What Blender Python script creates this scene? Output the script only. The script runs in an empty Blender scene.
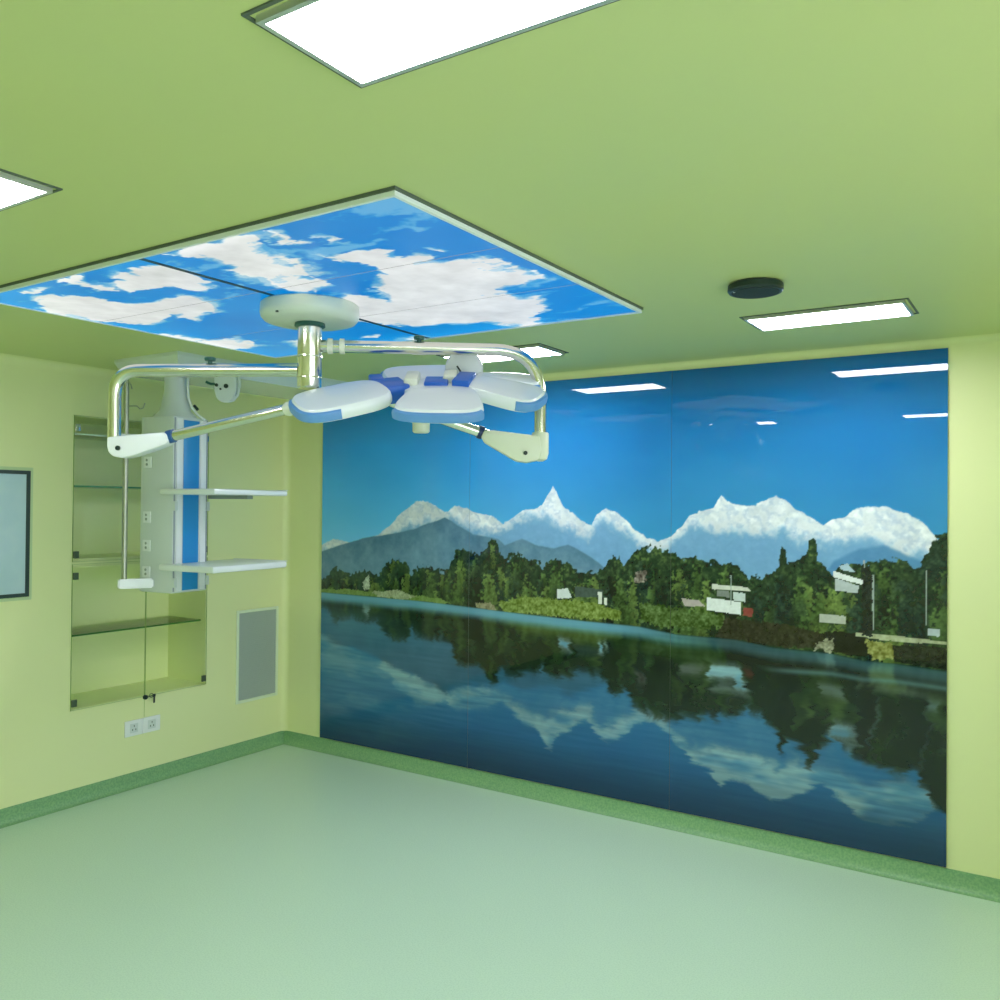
import bpy, bmesh, math, random
import numpy as np
from mathutils import Vector, Matrix
PI = math.pi
SC = bpy.context.scene
COL = SC.collection
random.seed(4)

# ------------------------------------------------------------------ camera
F, YAW, PITCH, ROLL = 865.68, math.radians(32.939), math.radians(0.532), math.radians(0.498)
EYE = 1.888                      # camera height above the floor
H = 2.763                        # ceiling height
XL, XR, YW, YB = -5.216, 1.9, 4.9, -1.7
cy, sy = math.cos(YAW), math.sin(YAW)
FW = Vector((-sy*math.cos(PITCH), cy*math.cos(PITCH), math.sin(PITCH)))
R0 = Vector((cy, sy, 0)); U0 = R0.cross(FW)
RV = R0*math.cos(ROLL) + U0*math.sin(ROLL)
UV = -R0*math.sin(ROLL) + U0*math.cos(ROLL)
CAMP = Vector((0, 0, EYE))

def ray(x, y):
    return FW + RV*((x-500)/F) - UV*((y-500)/F)
def at_z(x, y, z):
    r = ray(x, y); return CAMP + r*((z-EYE)/r.z)
def at_y(x, y, Y=YW):
    r = ray(x, y); return CAMP + r*(Y/r.y)
def at_x(x, y, X=XL):
    r = ray(x, y); return CAMP + r*(X/r.x)
def at_d(x, y, d):
    return CAMP + ray(x, y)*d

cam = bpy.data.cameras.new('camera'); co = bpy.data.objects.new('camera', cam); COL.objects.link(co)
cam.sensor_width = 36; cam.sensor_fit = 'HORIZONTAL'; cam.lens = F/1000*36
cam.clip_start = 0.05; cam.clip_end = 100
M = Matrix((RV, UV, -FW)).transposed().to_4x4(); M.translation = CAMP
co.matrix_world = M
SC.camera = co

# ------------------------------------------------------------------ materials
def lin(c):
    c = c/255
    return c/12.92 if c <= 0.04045 else ((c+0.055)/1.055)**2.4
def rgb(r, g, b): return (lin(r), lin(g), lin(b), 1)

def mat(name, col, rough=0.5, metal=0.0, spec=0.5, bump=None, noise=None, coat=0):
    m = bpy.data.materials.new(name); m.use_nodes = True
    nt = m.node_tree; b = nt.nodes['Principled BSDF']
    b.inputs['Base Color'].default_value = col
    b.inputs['Roughness'].default_value = rough
    b.inputs['Metallic'].default_value = metal
    b.inputs['Specular IOR Level'].default_value = spec
    b.inputs['Coat Weight'].default_value = coat
    tc = nt.nodes.new('ShaderNodeTexCoord')
    if noise:       # (scale, second colour, low, high)
        n = nt.nodes.new('ShaderNodeTexNoise'); n.inputs['Scale'].default_value = noise[0]
        n.inputs['Detail'].default_value = 4
        nt.links.new(tc.outputs['Object'], n.inputs['Vector'])
        r = nt.nodes.new('ShaderNodeMapRange'); r.inputs[1].default_value = noise[2]; r.inputs[2].default_value = noise[3]
        nt.links.new(n.outputs['Fac'], r.inputs[0])
        mx = nt.nodes.new('ShaderNodeMix'); mx.data_type = 'RGBA'
        mx.inputs['A'].default_value = col; mx.inputs['B'].default_value = noise[1]
        nt.links.new(r.outputs[0], mx.inputs['Factor']); nt.links.new(mx.outputs['Result'], b.inputs['Base Color'])
    if bump:
        n = nt.nodes.new('ShaderNodeTexNoise'); n.inputs['Scale'].default_value = bump[0]
        nt.links.new(tc.outputs['Object'], n.inputs['Vector'])
        bp = nt.nodes.new('ShaderNodeBump'); bp.inputs['Strength'].default_value = bump[1]; bp.inputs['Distance'].default_value = 0.002
        nt.links.new(n.outputs['Fac'], bp.inputs['Height']); nt.links.new(bp.outputs['Normal'], b.inputs['Normal'])
    return m

def emit(name, col, strength):
    m = bpy.data.materials.new(name); m.use_nodes = True
    nt = m.node_tree; b = nt.nodes['Principled BSDF']
    b.inputs['Base Color'].default_value = (0.8, 0.8, 0.8, 1)
    b.inputs['Emission Color'].default_value = col
    b.inputs['Emission Strength'].default_value = strength
    return m

WALLC = rgb(228, 231, 174)
MW = mat('wall_paint', WALLC, 0.42, spec=0.4, bump=(60, 0.05), noise=(0.9, rgb(225, 230, 176), 0.4, 0.7))
MC = mat('ceiling_paint', rgb(205, 212, 142), 0.5, spec=0.4, bump=(60, 0.05), noise=(0.7, rgb(201, 211, 147), 0.4, 0.7))
MN = mat('niche_paint', rgb(236, 242, 186), 0.4, spec=0.4)
MF = mat('vinyl_floor', rgb(200, 222, 202), 0.36, spec=0.5, noise=(140, rgb(190, 214, 194), 0.45, 0.6))
MB = mat('vinyl_baseboard', rgb(136, 176, 126), 0.4, noise=(90, rgb(116, 160, 116), 0.4, 0.6))
CHROME = mat('polished_steel', (0.80, 0.79, 0.70, 1), 0.19, 1.0)
STEEL = mat('brushed_steel', (0.42, 0.44, 0.36, 1), 0.4, 1.0)
ALU = mat('anodised_aluminium', (0.72, 0.74, 0.74, 1), 0.4, 0.85)
WHITE = mat('white_enamel', rgb(232, 234, 236), 0.3, coat=0.3)
CREAM = mat('ivory_plastic', rgb(226, 228, 208), 0.35)
GREYP = mat('pale_grey_enamel', rgb(208, 214, 214), 0.35)
BLUE = mat('blue_plastic', rgb(20, 92, 190), 0.35)
SOFTBLUE = mat('soft_blue_rubber', rgb(96, 148, 206), 0.4)
PBLUE = mat('blue_panel', rgb(38, 140, 208), 0.4)
DARK = mat('black_plastic', rgb(30, 48, 46), 0.35)
DGREEN = mat('dark_green_metal', rgb(44, 92, 82), 0.4)
GASK = mat('dark_gasket', rgb(88, 100, 88), 0.6)
MESH = mat('grille_mesh', rgb(176, 186, 180), 0.6, 0.0, noise=(300, rgb(164, 176, 168), 0.4, 0.6))
SCREEN = mat('pale_screen', rgb(190, 212, 222), 0.18, spec=0.4, noise=(6, rgb(184, 208, 220), 0.4, 0.6))
HINGE = mat('hinge_metal', rgb(96, 110, 92), 0.35, 0.6)
LAMP = emit('lamp_diffuser', (0.96, 0.99, 1.06, 1), 34.0)

def glass(name, tint, ior=1.45):
    m = bpy.data.materials.new(name); m.use_nodes = True
    nt = m.node_tree; nt.nodes.clear()
    o = nt.nodes.new('ShaderNodeOutputMaterial'); mx = nt.nodes.new('ShaderNodeMixShader')
    t = nt.nodes.new('ShaderNodeBsdfTransparent'); t.inputs['Color'].default_value = tint
    g = nt.nodes.new('ShaderNodeBsdfGlossy'); g.inputs['Roughness'].default_value = 0.02
    f = nt.nodes.new('ShaderNodeFresnel'); f.inputs['IOR'].default_value = ior
    nt.links.new(f.outputs[0], mx.inputs[0]); nt.links.new(t.outputs[0], mx.inputs[1]); nt.links.new(g.outputs[0], mx.inputs[2])
    nt.links.new(mx.outputs[0], o.inputs[0])
    return m
GLASS = glass('clear_glass', (0.985, 0.995, 0.98, 1), 1.22)
GEDGE = mat('green_glass_edge', rgb(90, 158, 108), 0.15)
GEDGE2 = mat('dark_green_glass_edge', rgb(64, 120, 56), 0.15)
PEDGE = mat('pale_shelf_edge', rgb(226, 240, 222), 0.15)

def picture_mat(name, emissive):
    m = bpy.data.materials.new(name); m.use_nodes = True
    nt = m.node_tree; b = nt.nodes['Principled BSDF']
    a = nt.nodes.new('ShaderNodeAttribute'); a.attribute_name = 'print'
    if emissive:
        b.inputs['Base Color'].default_value = (0.02, 0.02, 0.02, 1)
        b.inputs['Roughness'].default_value = 0.3
        b.inputs['Specular IOR Level'].default_value = 0.15
        nt.links.new(a.outputs['Color'], b.inputs['Emission Color'])
        b.inputs['Emission Strength'].default_value = emissive
    else:
        nt.links.new(a.outputs['Color'], b.inputs['Base Color'])
        b.inputs['Roughness'].default_value = 0.6
        b.inputs['Specular IOR Level'].default_value = 0.0
        b.inputs['Coat Weight'].default_value = 1.0
        b.inputs['Coat Roughness'].default_value = 0.015
        b.inputs['Coat IOR'].default_value = 1.5
    return m
MURALM = picture_mat('printed_mural_glass', 0)
SKYM = picture_mat('backlit_sky_print', 0.95)

# ------------------------------------------------------------------ mesh helpers
def nb(): return bmesh.new()
def box(bm, lo, hi, bev=0.0, seg=2):
    g = bmesh.ops.create_cube(bm, size=1.0)
    s = [hi[i]-lo[i] for i in range(3)]; c = [(hi[i]+lo[i])/2 for i in range(3)]
    for v in g['verts']: v.co = Vector((v.co.x*s[0]+c[0], v.co.y*s[1]+c[1], v.co.z*s[2]+c[2]))
    if bev:
        es = list({e for v in g['verts'] for e in v.link_edges})
        bmesh.ops.bevel(bm, geom=es, offset=bev, segments=seg, affect='EDGES', profile=0.5)
    return bm
def prism(bm, pts, d):
    """closed outline of 3D points pushed along vector d"""
    d = Vector(d)
    a = [bm.verts.new(Vector(p)) for p in pts]; b = [bm.verts.new(Vector(p)+d) for p in pts]
    n = len(pts); bm.faces.new(a); bm.faces.new(b[::-1])
    for i in range(n): bm.faces.new((a[i], b[i], b[(i+1) % n], a[(i+1) % n]))
    bmesh.ops.recalc_face_normals(bm, faces=bm.faces)
    return bm
def tube(bm, pts, r, n=20, caps=True):
    pts = [Vector(p) for p in pts]; rings = []
    rr = r if isinstance(r, (list, tuple)) else [r]*len(pts)
    t0 = (pts[1]-pts[0]).normalized()
    a = t0.orthogonal().normalized()
    for i, p in enumerate(pts):
        if i == 0: t = t0
        elif i == len(pts)-1: t = (pts[i]-pts[i-1]).normalized()
        else: t = ((pts[i+1]-pts[i]).normalized()+(pts[i]-pts[i-1]).normalized()).normalized()
        a = (a - t*a.dot(t)).normalized(); b = t.cross(a)
        rings.append([bm.verts.new(p + (a*math.cos(2*PI*k/n)+b*math.sin(2*PI*k/n))*rr[i]) for k in range(n)])
    for i in range(len(rings)-1):
        for k in range(n):
            bm.faces.new((rings[i][k], rings[i][(k+1) % n], rings[i+1][(k+1) % n], rings[i+1][k]))
    if caps: bm.faces.new(rings[0][::-1]); bm.faces.new(rings[-1])
    return bm
def lathe(bm, c, prof, n=48, axis=None):
    """profile of (radius, height) around an axis through c"""
    c = Vector(c); z = Vector(axis).normalized() if axis else Vector((0, 0, 1))
    x = z.orthogonal().normalized(); y = z.cross(x); rings = []
    for (r, h) in prof:
        if r < 1e-6: rings.append([bm.verts.new(c+z*h)])
        else: rings.append([bm.verts.new(c+z*h+(x*math.cos(2*PI*k/n)+y*math.sin(2*PI*k/n))*r) for k in range(n)])
    for a, b in zip(rings, rings[1:]):
        for k in range(n):
            k2 = (k+1) % n
            if len(a) == 1: bm.faces.new((a[0], b[k], b[k2]))
            elif len(b) == 1: bm.faces.new((a[k], a[k2], b[0]))
            else: bm.faces.new((a[k], a[k2], b[k2], b[k]))
    for rg in (rings[0], rings[-1]):
        if len(rg) > 1: bm.faces.new(rg)
    bmesh.ops.recalc_face_normals(bm, faces=bm.faces)
    return bm
def bend(p0, corner, p1, r, n=10):
    """points of a path p0-corner-p1 with the corner rounded"""
    p0, corner, p1 = Vector(p0), Vector(corner), Vector(p1)
    a = corner+(p0-corner).normalized()*r; b = corner+(p1-corner).normalized()*r
    out = [p0]
    for i in range(n+1):
        t = i/n; out.append(a*(1-t)**2+corner*2*t*(1-t)+b*t*t)
    return out+[p1]

def build(name, bm, m, parent=None, smooth=True):
    me = bpy.data.meshes.new(name)
    bmesh.ops.recalc_face_normals(bm, faces=bm.faces)
    bm.to_mesh(me); bm.free()
    o = bpy.data.objects.new(name, me); COL.objects.link(o); me.materials.append(m)
    if smooth:
        for p in me.polygons: p.use_smooth = True
        try: me.set_sharp_from_angle(angle=math.radians(38))
        except Exception: pass
    if parent:
        o.parent = parent
        up = parent
        inv = Vector((0, 0, 0))
        while up: inv += up.location; up = up.parent
        for v in me.vertices: v.co -= inv          # things are empties without rotation
    return o
def tag(o, label=None, cat=None, group=None, kind=None):
    for k, v in (('label', label), ('category', cat), ('group', group), ('kind', kind)):
        if v: o[k] = v
    return o
def thing(name, loc, label, cat, group=None):
    o = bpy.data.objects.new(name, None); COL.objects.link(o); o.location = loc
    o.empty_display_size = 0.1
    return tag(o, label, cat, group)
def struct(name, bm, m, smooth=False):
    return tag(build(name, bm, m, None, smooth), kind='structure')

# ------------------------------------------------------------------ the room
NY0, NY1 = 3.105, 4.139          # niches of the built-in cabinet along the left wall
NZ0, NZ1, NZ2, NZ3 = 0.587, 1.492, 1.535, 2.452
ND = 0.44
T = 0.12
struct('floor', box(nb(), (XL-0.6, YB-T, -T), (XR+T, YW+T, 0)), MF)
struct('ceiling', box(nb(), (XL-0.6, YB-T, H), (XR+T, YW+T, H+T)), MC)
b = nb()
box(b, (XL-0.6, YB, 0), (XL, NY0, H)); box(b, (XL-0.6, NY1, 0), (XL, YW, H))
box(b, (XL-0.6, NY0, 0), (XL, NY1, NZ0)); box(b, (XL-0.6, NY0, NZ3), (XL, NY1, H))
box(b, (XL-0.6, NY0, NZ1), (XL, NY1, NZ2))
box(b, (XL-0.6, NY0, NZ0), (XL-ND, NY1, NZ3))
struct('wall_left', b, MW)
struct('wall_front', box(nb(), (XL-0.6, YW, 0), (XR+T, YW+T, H)), MW)
struct('wall_back', box(nb(), (XL-0.6, YB-T, 0), (XR+T, YB, H)), MW)
WY0, WY1, WZ0, WZ1 = -1.3, 2.9, 0.25, 2.55  # opening added in the unseen right wall to let in fill light
b = nb()
box(b, (XR, YB, 0), (XR+T, WY0, H)); box(b, (XR, WY1, 0), (XR+T, YW, H)); box(b, (XR, WY0, 0), (XR+T, WY1, WZ0)); box(b, (XR, WY0, WZ1), (XR+T, WY1, H))
struct('wall_right', b, MW)
b = nb()
for k in range(5):
    y = WY0+(WY1-WY0)*k/4; y = min(max(y, WY0+.025), WY1-.025); box(b, (XR+.03, y-.025, WZ0), (XR+.09, y+.025, WZ1))
box(b, (XR+.035, WY0, WZ0), (XR+.085, WY1, WZ0+.05)); box(b, (XR+.035, WY0, WZ1-.05), (XR+.085, WY1, WZ1))
struct('added_fill_window_1', b, WHITE)  # added window, out of view, there only to brighten the room
fill_pane = build('fill_pane', box(nb(), (XR+.056, WY0, WZ0), (XR+.062, WY1, WZ1)), GLASS, None, False); fill_pane.parent = bpy.data.objects['added_fill_window_1']

def cove(p, d, u, v, r, n=8):
    """concave fillet strip along d from p; u and v point away from the corner edge"""
    p, d, u, v = Vector(p), Vector(d), Vector(u), Vector(v)
    pts = [p]
    for i in range(n+1):
        a = PI/2*i/n
        pts.append(p+u*(r-r*math.sin(a))+v*(r-r*math.cos(a)))
    return prism(nb(), pts, d)
struct('trim_1', cove((XL, YW, 0.095), (0, 0, H-.095), (1, 0, 0), (0, -1, 0), 0.05), MW, True)
struct('trim_2', cove((XL, YW, H), (XR-XL, 0, 0), (0, -1, 0), (0, 0, -1), 0.038), MW, True)
struct('trim_3', cove((XL, YB, H), (0, YW-YB, 0), (1, 0, 0), (0, 0, -1), 0.05), MW, True)
def skirting(p, d, u):
    """coved vinyl skirting, u points into the room"""
    p, d, u = Vector(p), Vector(d), Vector(u)
    prof = [(0, 0), (0.05, 0), (0.034, 0.004), (0.022, 0.014), (0.014, 0.032), (0.009, 0.06), (0.007, 0.096), (0, 0.096)]
    return prism(nb(), [p+u*a+Vector((0, 0, h)) for a, h in prof], d)
struct('baseboard_left', skirting((XL, YB, 0), (0, YW-YB, 0), (1, 0, 0)), MB, True)
struct('baseboard_front', skirting((XL, YW, 0), (XR-XL, 0, 0), (0, -1, 0)), MB, True)
struct('baseboard_back', skirting((XL, YB, 0), (XR-XL, 0, 0), (0, 1, 0)), MB, True)
struct('baseboard_right', skirting((XR, YB, 0), (0, YW-YB, 0), (-1, 0, 0)), MB, True)

# ------------------------------------------------------------------ drawing helpers for the printed pictures
rng = np.random.RandomState(7)
def vnoise(x, y, seed):
    """smooth value noise at coordinates x, y"""
    xi = np.floor(x).astype(np.int64); yi = np.floor(y).astype(np.int64)
    fx = x-xi; fy = y-yi; fx = fx*fx*(3-2*fx); fy = fy*fy*(3-2*fy)
    def h(a, b):
        n = (a*374761393 + b*668265263 + seed*1442695041) & 0x7fffffff
        n = ((n ^ (n >> 13))*1274126177) & 0x7fffffff
        return ((n ^ (n >> 16)) & 0xffff)/65535.0
    return (h(xi, yi)*(1-fx)+h(xi+1, yi)*fx)*(1-fy)+(h(xi, yi+1)*(1-fx)+h(xi+1, yi+1)*fx)*fy
def fbm(x, y, seed, o=4):
    s = 0; a = 0.5; t = 0
    for i in range(o):
        s = s+a*vnoise(x*2**i, y*2**i, seed+i*17); t += a; a *= 0.55
    return s/t
def sm(x, a, b):
    t = np.clip((x-a)/(b-a), 0, 1); return t*t*(3-2*t)
def s2l(c):
    c = np.clip(c/255.0, 0, 1)
    return np.where(c <= 0.04045, c/12.92, ((c+0.055)/1.055)**2.4)
def C3(r, g, b): return np.array([r, g, b], float)
def put(img, m, col):
    m = m[..., None]; return img*(1-m)+col*m
def poly_mask(x, y, pts):
    """even-odd fill of a polygon"""
    ins = np.zeros(x.shape, bool); n = len(pts)
    for i in range(n):
        x0, y0 = pts[i]; x1, y1 = pts[(i+1) % n]
        if y0 == y1: continue
        c = ((y0 > y) != (y1 > y)) & (x < (x1-x0)*(y-y0)/(y1-y0)+x0)
        ins ^= c
    return ins
def picture(name, xs, ys, place, colours, m, parent, back):
    """grid surface carrying the print, with a slab behind it for real thickness"""
    nx, ny = len(xs), len(ys)
    X, Y = np.meshgrid(xs, ys)
    co3 = place(X.ravel(), Y.ravel())
    fr = [place(np.array([a]), np.array([c]))[0] for a, c in ((xs[0], ys[0]), (xs[-1], ys[0]), (xs[-1], ys[-1]), (xs[0], ys[-1]))]
    base = np.array(parent.location)
    n0 = nx*ny
    verts = np.concatenate([co3, np.array(fr), np.array(fr)+np.array(back)])-base
    i = np.arange(nx-1)[None, :]+nx*np.arange(ny-1)[:, None]
    q = np.stack([i, i+1, i+1+nx, i+nx], -1).reshape(-1, 4)
    a = n0; s = np.array([[a, a+1, a+5, a+4], [a+1, a+2, a+6, a+5], [a+2, a+3, a+7, a+6], [a+3, a, a+4, a+7], [a+4, a+5, a+6, a+7]])
    q = np.concatenate([q, s])
    me = bpy.data.meshes.new(name)
    me.vertices.add(len(verts)); me.vertices.foreach_set('co', verts.astype(np.float32).ravel())
    me.loops.add(q.size); me.loops.foreach_set('vertex_index', q.astype(np.int32).ravel())
    me.polygons.add(len(q)); me.polygons.foreach_set('loop_start', np.arange(0, q.size, 4, dtype=np.int32))
    me.update(calc_edges=True)
    at = me.color_attributes.new('print', 'FLOAT_COLOR', 'POINT')
    cc = np.ones((len(verts), 4), np.float32); cc[:, :3] = 0.3
    cc[:n0, :3] = colours.reshape(-1, 3)
    at.data.foreach_set('color', cc.ravel())
    me.materials.append(m); me.validate()
    o = bpy.data.objects.new(name, me); COL.objects.link(o); o.parent = parent
    return o

# ------------------------------------------------------------------ the lake mural
MX0, MX1, MZ0, MZ1 = -4.809, -0.479, 0.103, 2.716
def mural_xz(pts):
    out = [at_y(*p) for p in pts]
    return np.array([p.x for p in out]), np.array([p.z for p in out])

def landscape(X, Z, seed):
    """colour (sRGB 0-255) of the scenery above the waterline at mural coordinates"""
    def line(pts):
        a, b = mural_xz(pts); return np.interp(X, a, b)
    hz = line([(300, 592), (1000, 660)])
    # sky
    t = np.clip((Z-1.35)/(2.72-1.35), 0, 1)[..., None]
    lo, mid, hi, top = C3(156, 208, 250), C3(98, 192, 252), C3(50, 160, 244), C3(32, 128, 204)
    img = np.where(t < .3, lo+(mid-lo)*(t/.3), np.where(t < .72, mid+(hi-mid)*((t-.3)/.42), hi+(top-hi)*((t-.72)/.28)))
    rt = sm(X, -4.2, -2.0)  # sky print painted lighter leftward, making up for weak light in that corner
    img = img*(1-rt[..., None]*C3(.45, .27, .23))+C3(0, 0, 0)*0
    img = img+((fbm(X*1.2, Z*2.4, 3+seed)-.5)*20)[..., None]*C3(.8, 1, .8)
    # far haze ridge, snow in front of it
    ns = (fbm(X*9, Z*9, 21, 5)-.5)
    nb_ = (fbm(X*30, Z*30, 33, 4)-.5)
    snow_top = line([(300, 552), (324, 545), (335, 538), (345, 541), (360, 545), (380, 534), (392, 524), (400, 515), (410, 507), (418, 501), (428, 501), (440, 507), (449, 513), (456, 506), (468, 507), (480, 513), (495, 516), (504, 523), (513, 518), (524, 511), (536, 509), (543, 506), (548, 496), (554, 486), (559, 495), (564, 506), (574, 513), (585, 521), (593, 525), (598, 514), (606, 508), (618, 512), (627, 520), (636, 530), (648, 537), (658, 540), (672, 535), (682, 526), (690, 517), (700, 511), (714, 508), (722, 496), (728, 502), (742, 506), (758, 504), (768, 498), (777, 495), (786, 499), (796, 507), (810, 516), (824, 525), (833, 519), (845, 516), (856, 509), (870, 507), (888, 506), (905, 512), (922, 520), (932, 532), (942, 544), (960, 552)])+ns*0.035+nb_*0.02
    snow_bot = line([(300, 560), (360, 550), (380, 540), (415, 528), (446, 519), (470, 531), (490, 536), (505, 530), (520, 521), (545, 521), (565, 528), (590, 533), (605, 522), (625, 533), (640, 545), (655, 552), (672, 545), (690, 532), (715, 532), (750, 534), (785, 536), (800, 543), (815, 541), (830, 549), (860, 542), (880, 545), (900, 552), (925, 560), (960, 565)])+ns*0.12
    m = sm(snow_top-Z, -0.004, 0.006)
    rdg = np.abs(fbm(X*14+Z*9, Z*16-X*5, 401, 4)-.5)
    snow = C3(226, 230, 238)+((nb_*60+ns*50)[..., None])*C3(1, .9, .75)-((1-sm(rdg, 0, .22))*44)[..., None]*C3(1, .8, .5)*sm(nb_, -.2, .15)[..., None]
    img = put(img, m, snow)
    hz_m = sm(snow_bot-Z+nb_*.08, -0.06, 0.035)*m
    haze = C3(104, 154, 198)+(nb_*16)[..., None]+(sm(1.6-Z, 0, .35)*14)[..., None]*C3(1, 1, .6)
    img = put(img, hz_m*.93, haze)
    # grey-blue foothills
    hill = line([(300, 556), (324, 551), (345, 544), (369, 537), (395, 533), (415, 529), (430, 523), (446, 517), (458, 525), (474, 534), (490, 537), (499, 539), (506, 545), (523, 539), (540, 545), (555, 548), (569, 544), (580, 549), (590, 555), (600, 562), (610, 572), (1000, 600)])+ns*.02
    img = put(img, sm(hill-Z, -.004, .008), C3(86, 124, 152)+((nb_*22+ns*34)[..., None])+(sm(hill-Z, 0, .2)*16)[..., None])
    h2 = line([(300, 600), (800, 600), (835, 560), (860, 548), (885, 544), (900, 549), (925, 562), (960, 566)])+ns*.02
    img = put(img, sm(h2-Z, -.004, .02)*.8, C3(74, 128, 176)+(nb_*14)[..., None])
    # wooded shore
    tp = [(300, 585), (326, 579), (336, 567), (342, 568), (348, 574), (359, 571), (370, 573), (380, 575), (387, 563), (397, 558), (408, 562), (412, 573), (425, 566), (439, 569), (450, 570), (457, 552), (464, 548), (475, 551), (481, 556), (487, 549), (490, 541), (497, 539), (500, 549), (506, 560), (513, 556), (520, 554), (528, 558), (534, 561), (544, 565), (551, 559), (557, 562), (565, 561), (576, 570), (590, 572), (602, 571), (607, 569), (609, 558), (614, 554), (621, 558), (625, 568), (631, 558), (635, 551), (642, 546), (650, 549), (656, 545), (664, 547), (669, 549), (675, 557), (682, 562), (690, 560), (698, 555), (708, 560), (720, 562), (736, 565), (744, 572), (752, 578), (761, 577), (768, 575), (776, 570), (781, 563), (782.5, 545), (787, 544), (789, 561), (795, 562), (800, 558), (806, 555), (809, 542), (813, 538), (816, 545), (818, 560), (826, 568), (832, 576), (840, 570), (845, 565), (854, 567), (864, 569), (870, 564), (876, 560), (883, 556), (896, 560), (909, 562), (916, 568), (922, 566), (927, 556), (933, 541), (940, 535), (950, 530), (970, 528)]
    a, b = mural_xz(tp)
    jag = (fbm(X*22, Z*22, 55, 4)-.5)*.085+(vnoise(X*60, Z*60, 91)-.5)*.035
    tree_top = np.interp(X+(fbm(X*8, Z*8, 5)-.5)*.03, a, b)+jag
    tm = sm(tree_top-Z, -.003, .006)
    lum = fbm(X*11, Z*11, 71, 3); fine = fbm(X*48, Z*48, 72, 3); dots = vnoise(X*105, Z*105, 73)
    depth = np.clip((np.interp(X, a, b)-Z)/.45, 0, 1)
    v = .40*(lum-.5)*2+.75*(fine-.5)*2+.35*(dots-.5)
    g1, g2, g3 = C3(16, 32, 26), C3(44, 66, 42), C3(104, 126, 66)
    w = np.clip(.36+v*.8-.10*depth, 0, 1)[..., None]
    tree = np.where(w < .55, g1+(g2-g1)*(w/.55), g2+(g3-g2)*((w-.55)/.45))
    hazeL = sm(-X, 3.0, 4.9)[..., None]
    tree = tree*(1-.26*hazeL)+C3(92, 128, 118)*.26*hazeL
    img = put(img, tm, tree)
    # separate trees of very different greens standing side by side
    sh = [(300, 590), (324, 592), (380, 597), (415, 600), (450, 604), (520, 613), (590, 621), (640, 626), (678, 634), (736, 639), (774, 647), (832, 653), (864, 660), (896, 663), (950, 671), (980, 675)]
    sa, sb = mural_xz(sh)
    rs = np.random.RandomState(11)
    xs = X[0, :]
    for k in range(230):
        cx = rs.uniform(MX0, MX1); zt = np.interp(cx, a, b); zb = np.interp(cx, sa, sb)
        f = k/230.0; hh = zt-zb
        top = zt-hh*(.02+.75*f*rs.uniform(.5, 1)); wd_ = rs.uniform(.025, .075)*(.8+hh*.6)
        ht = min(top-zb, rs.uniform(.16, .34))
        kind = rs.randint(0, 5)
        tint = [C3(24, 40, 30), C3(40, 60, 38), C3(66, 90, 46), C3(96, 116, 58), C3(34, 54, 46)][kind]
        i0, i1 = np.searchsorted(xs, [cx-wd_*1.7, cx+wd_*1.7])
        if i1-i0 < 2: continue
        sx = X[:, i0:i1]; sz = Z[:, i0:i1]
        q = np.clip((top-sz)/ht, -1, 3)
        half = wd_*(np.sqrt(np.clip(q, 0, 1))*.9+.1 if kind % 2 else np.clip(q*1.6, 0, 1)*.8+.12)
        edge_n = (fine[:, i0:i1]-.5)*wd_*1.7+(dots[:, i0:i1]-.5)*.03
        mk = sm(half-np.abs(sx-cx)+edge_n, -.004, .010)*sm(q, -.03, .05)*(1-sm(q, .9, 1.3))*tm[:, i0:i1]
        mk = mk*(sz > zb-.02)*.86
        tone = (fine[:, i0:i1]-.5)*74+(dots[:, i0:i1]-.5)*26+(lum[:, i0:i1]-.5)*40+np.clip((cx-sx)/wd_, -1, 1)*12-np.clip(q, 0, 1)*12
        img[:, i0:i1] = put(img[:, i0:i1], mk, np.clip(tint+tone[..., None]*C3(.85, 1, .6), 8, 200))
    def blob(pts, col, ed=.004, amp=.012, tex=20):
        nonlocal img
        px, pz = mural_xz(pts)
        wx = X+(fine-.5)*amp*2; wz = Z+(lum-.5)*amp*2+(dots-.5)*amp
        i0, i1 = np.searchsorted(xs, [px.min()-.08, px.max()+.08])
        if i1 <= i0: return
        mk = poly_mask(wx[:, i0:i1], wz[:, i0:i1], list(zip(px, pz))).astype(float)
        img[:, i0:i1] = put(img[:, i0:i1], mk, col+((dots[:, i0:i1]-.5)*tex+(fine[:, i0:i1]-.5)*tex*2)[..., None])
    # bright reeds, scrub and bare bank
    blob([(322, 588), (360, 590), (400, 594), (440, 598), (452, 604), (400, 600), (322, 593)], C3(112, 138, 72))
    blob([(372, 592), (400, 590), (418, 597), (405, 600), (380, 597)], C3(158, 166, 132), tex=30)
    blob([(500, 602), (520, 597), (560, 598), (600, 603), (621, 612), (622, 621), (590, 620), (540, 614), (505, 612)], C3(112, 130, 60), amp=.02, tex=46)
    blob([(476, 603), (492, 603), (500, 611), (480, 610)], C3(138, 132, 104), tex=30)
    blob([(640, 602), (700, 610), (726, 618), (735, 627), (700, 628), (640, 622)], C3(70, 92, 44), amp=.03, tex=44)
    blob([(728, 618), (790, 626), (840, 638), (846, 650), (780, 646), (715, 636)], C3(44, 42, 30), amp=.015)
    blob([(826, 632), (866, 634), (872, 655), (848, 655), (824, 650)], C3(20, 22, 16), amp=.012)
    blob([(866, 640), (892, 642), (898, 660), (872, 658)], C3(132, 134, 72), amp=.025, tex=50)
    blob([(892, 644), (950, 648), (950, 670), (895, 662)], C3(34, 38, 28), amp=.008)
    blob([(856, 632), (900, 636), (950, 642), (950, 645), (896, 641), (856, 636)], C3(166, 170, 140), amp=.004, tex=26)
    blob([(816, 645), (836, 638), (832, 653), (815, 651)], C3(140, 140, 118), amp=.02, tex=60)
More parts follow.
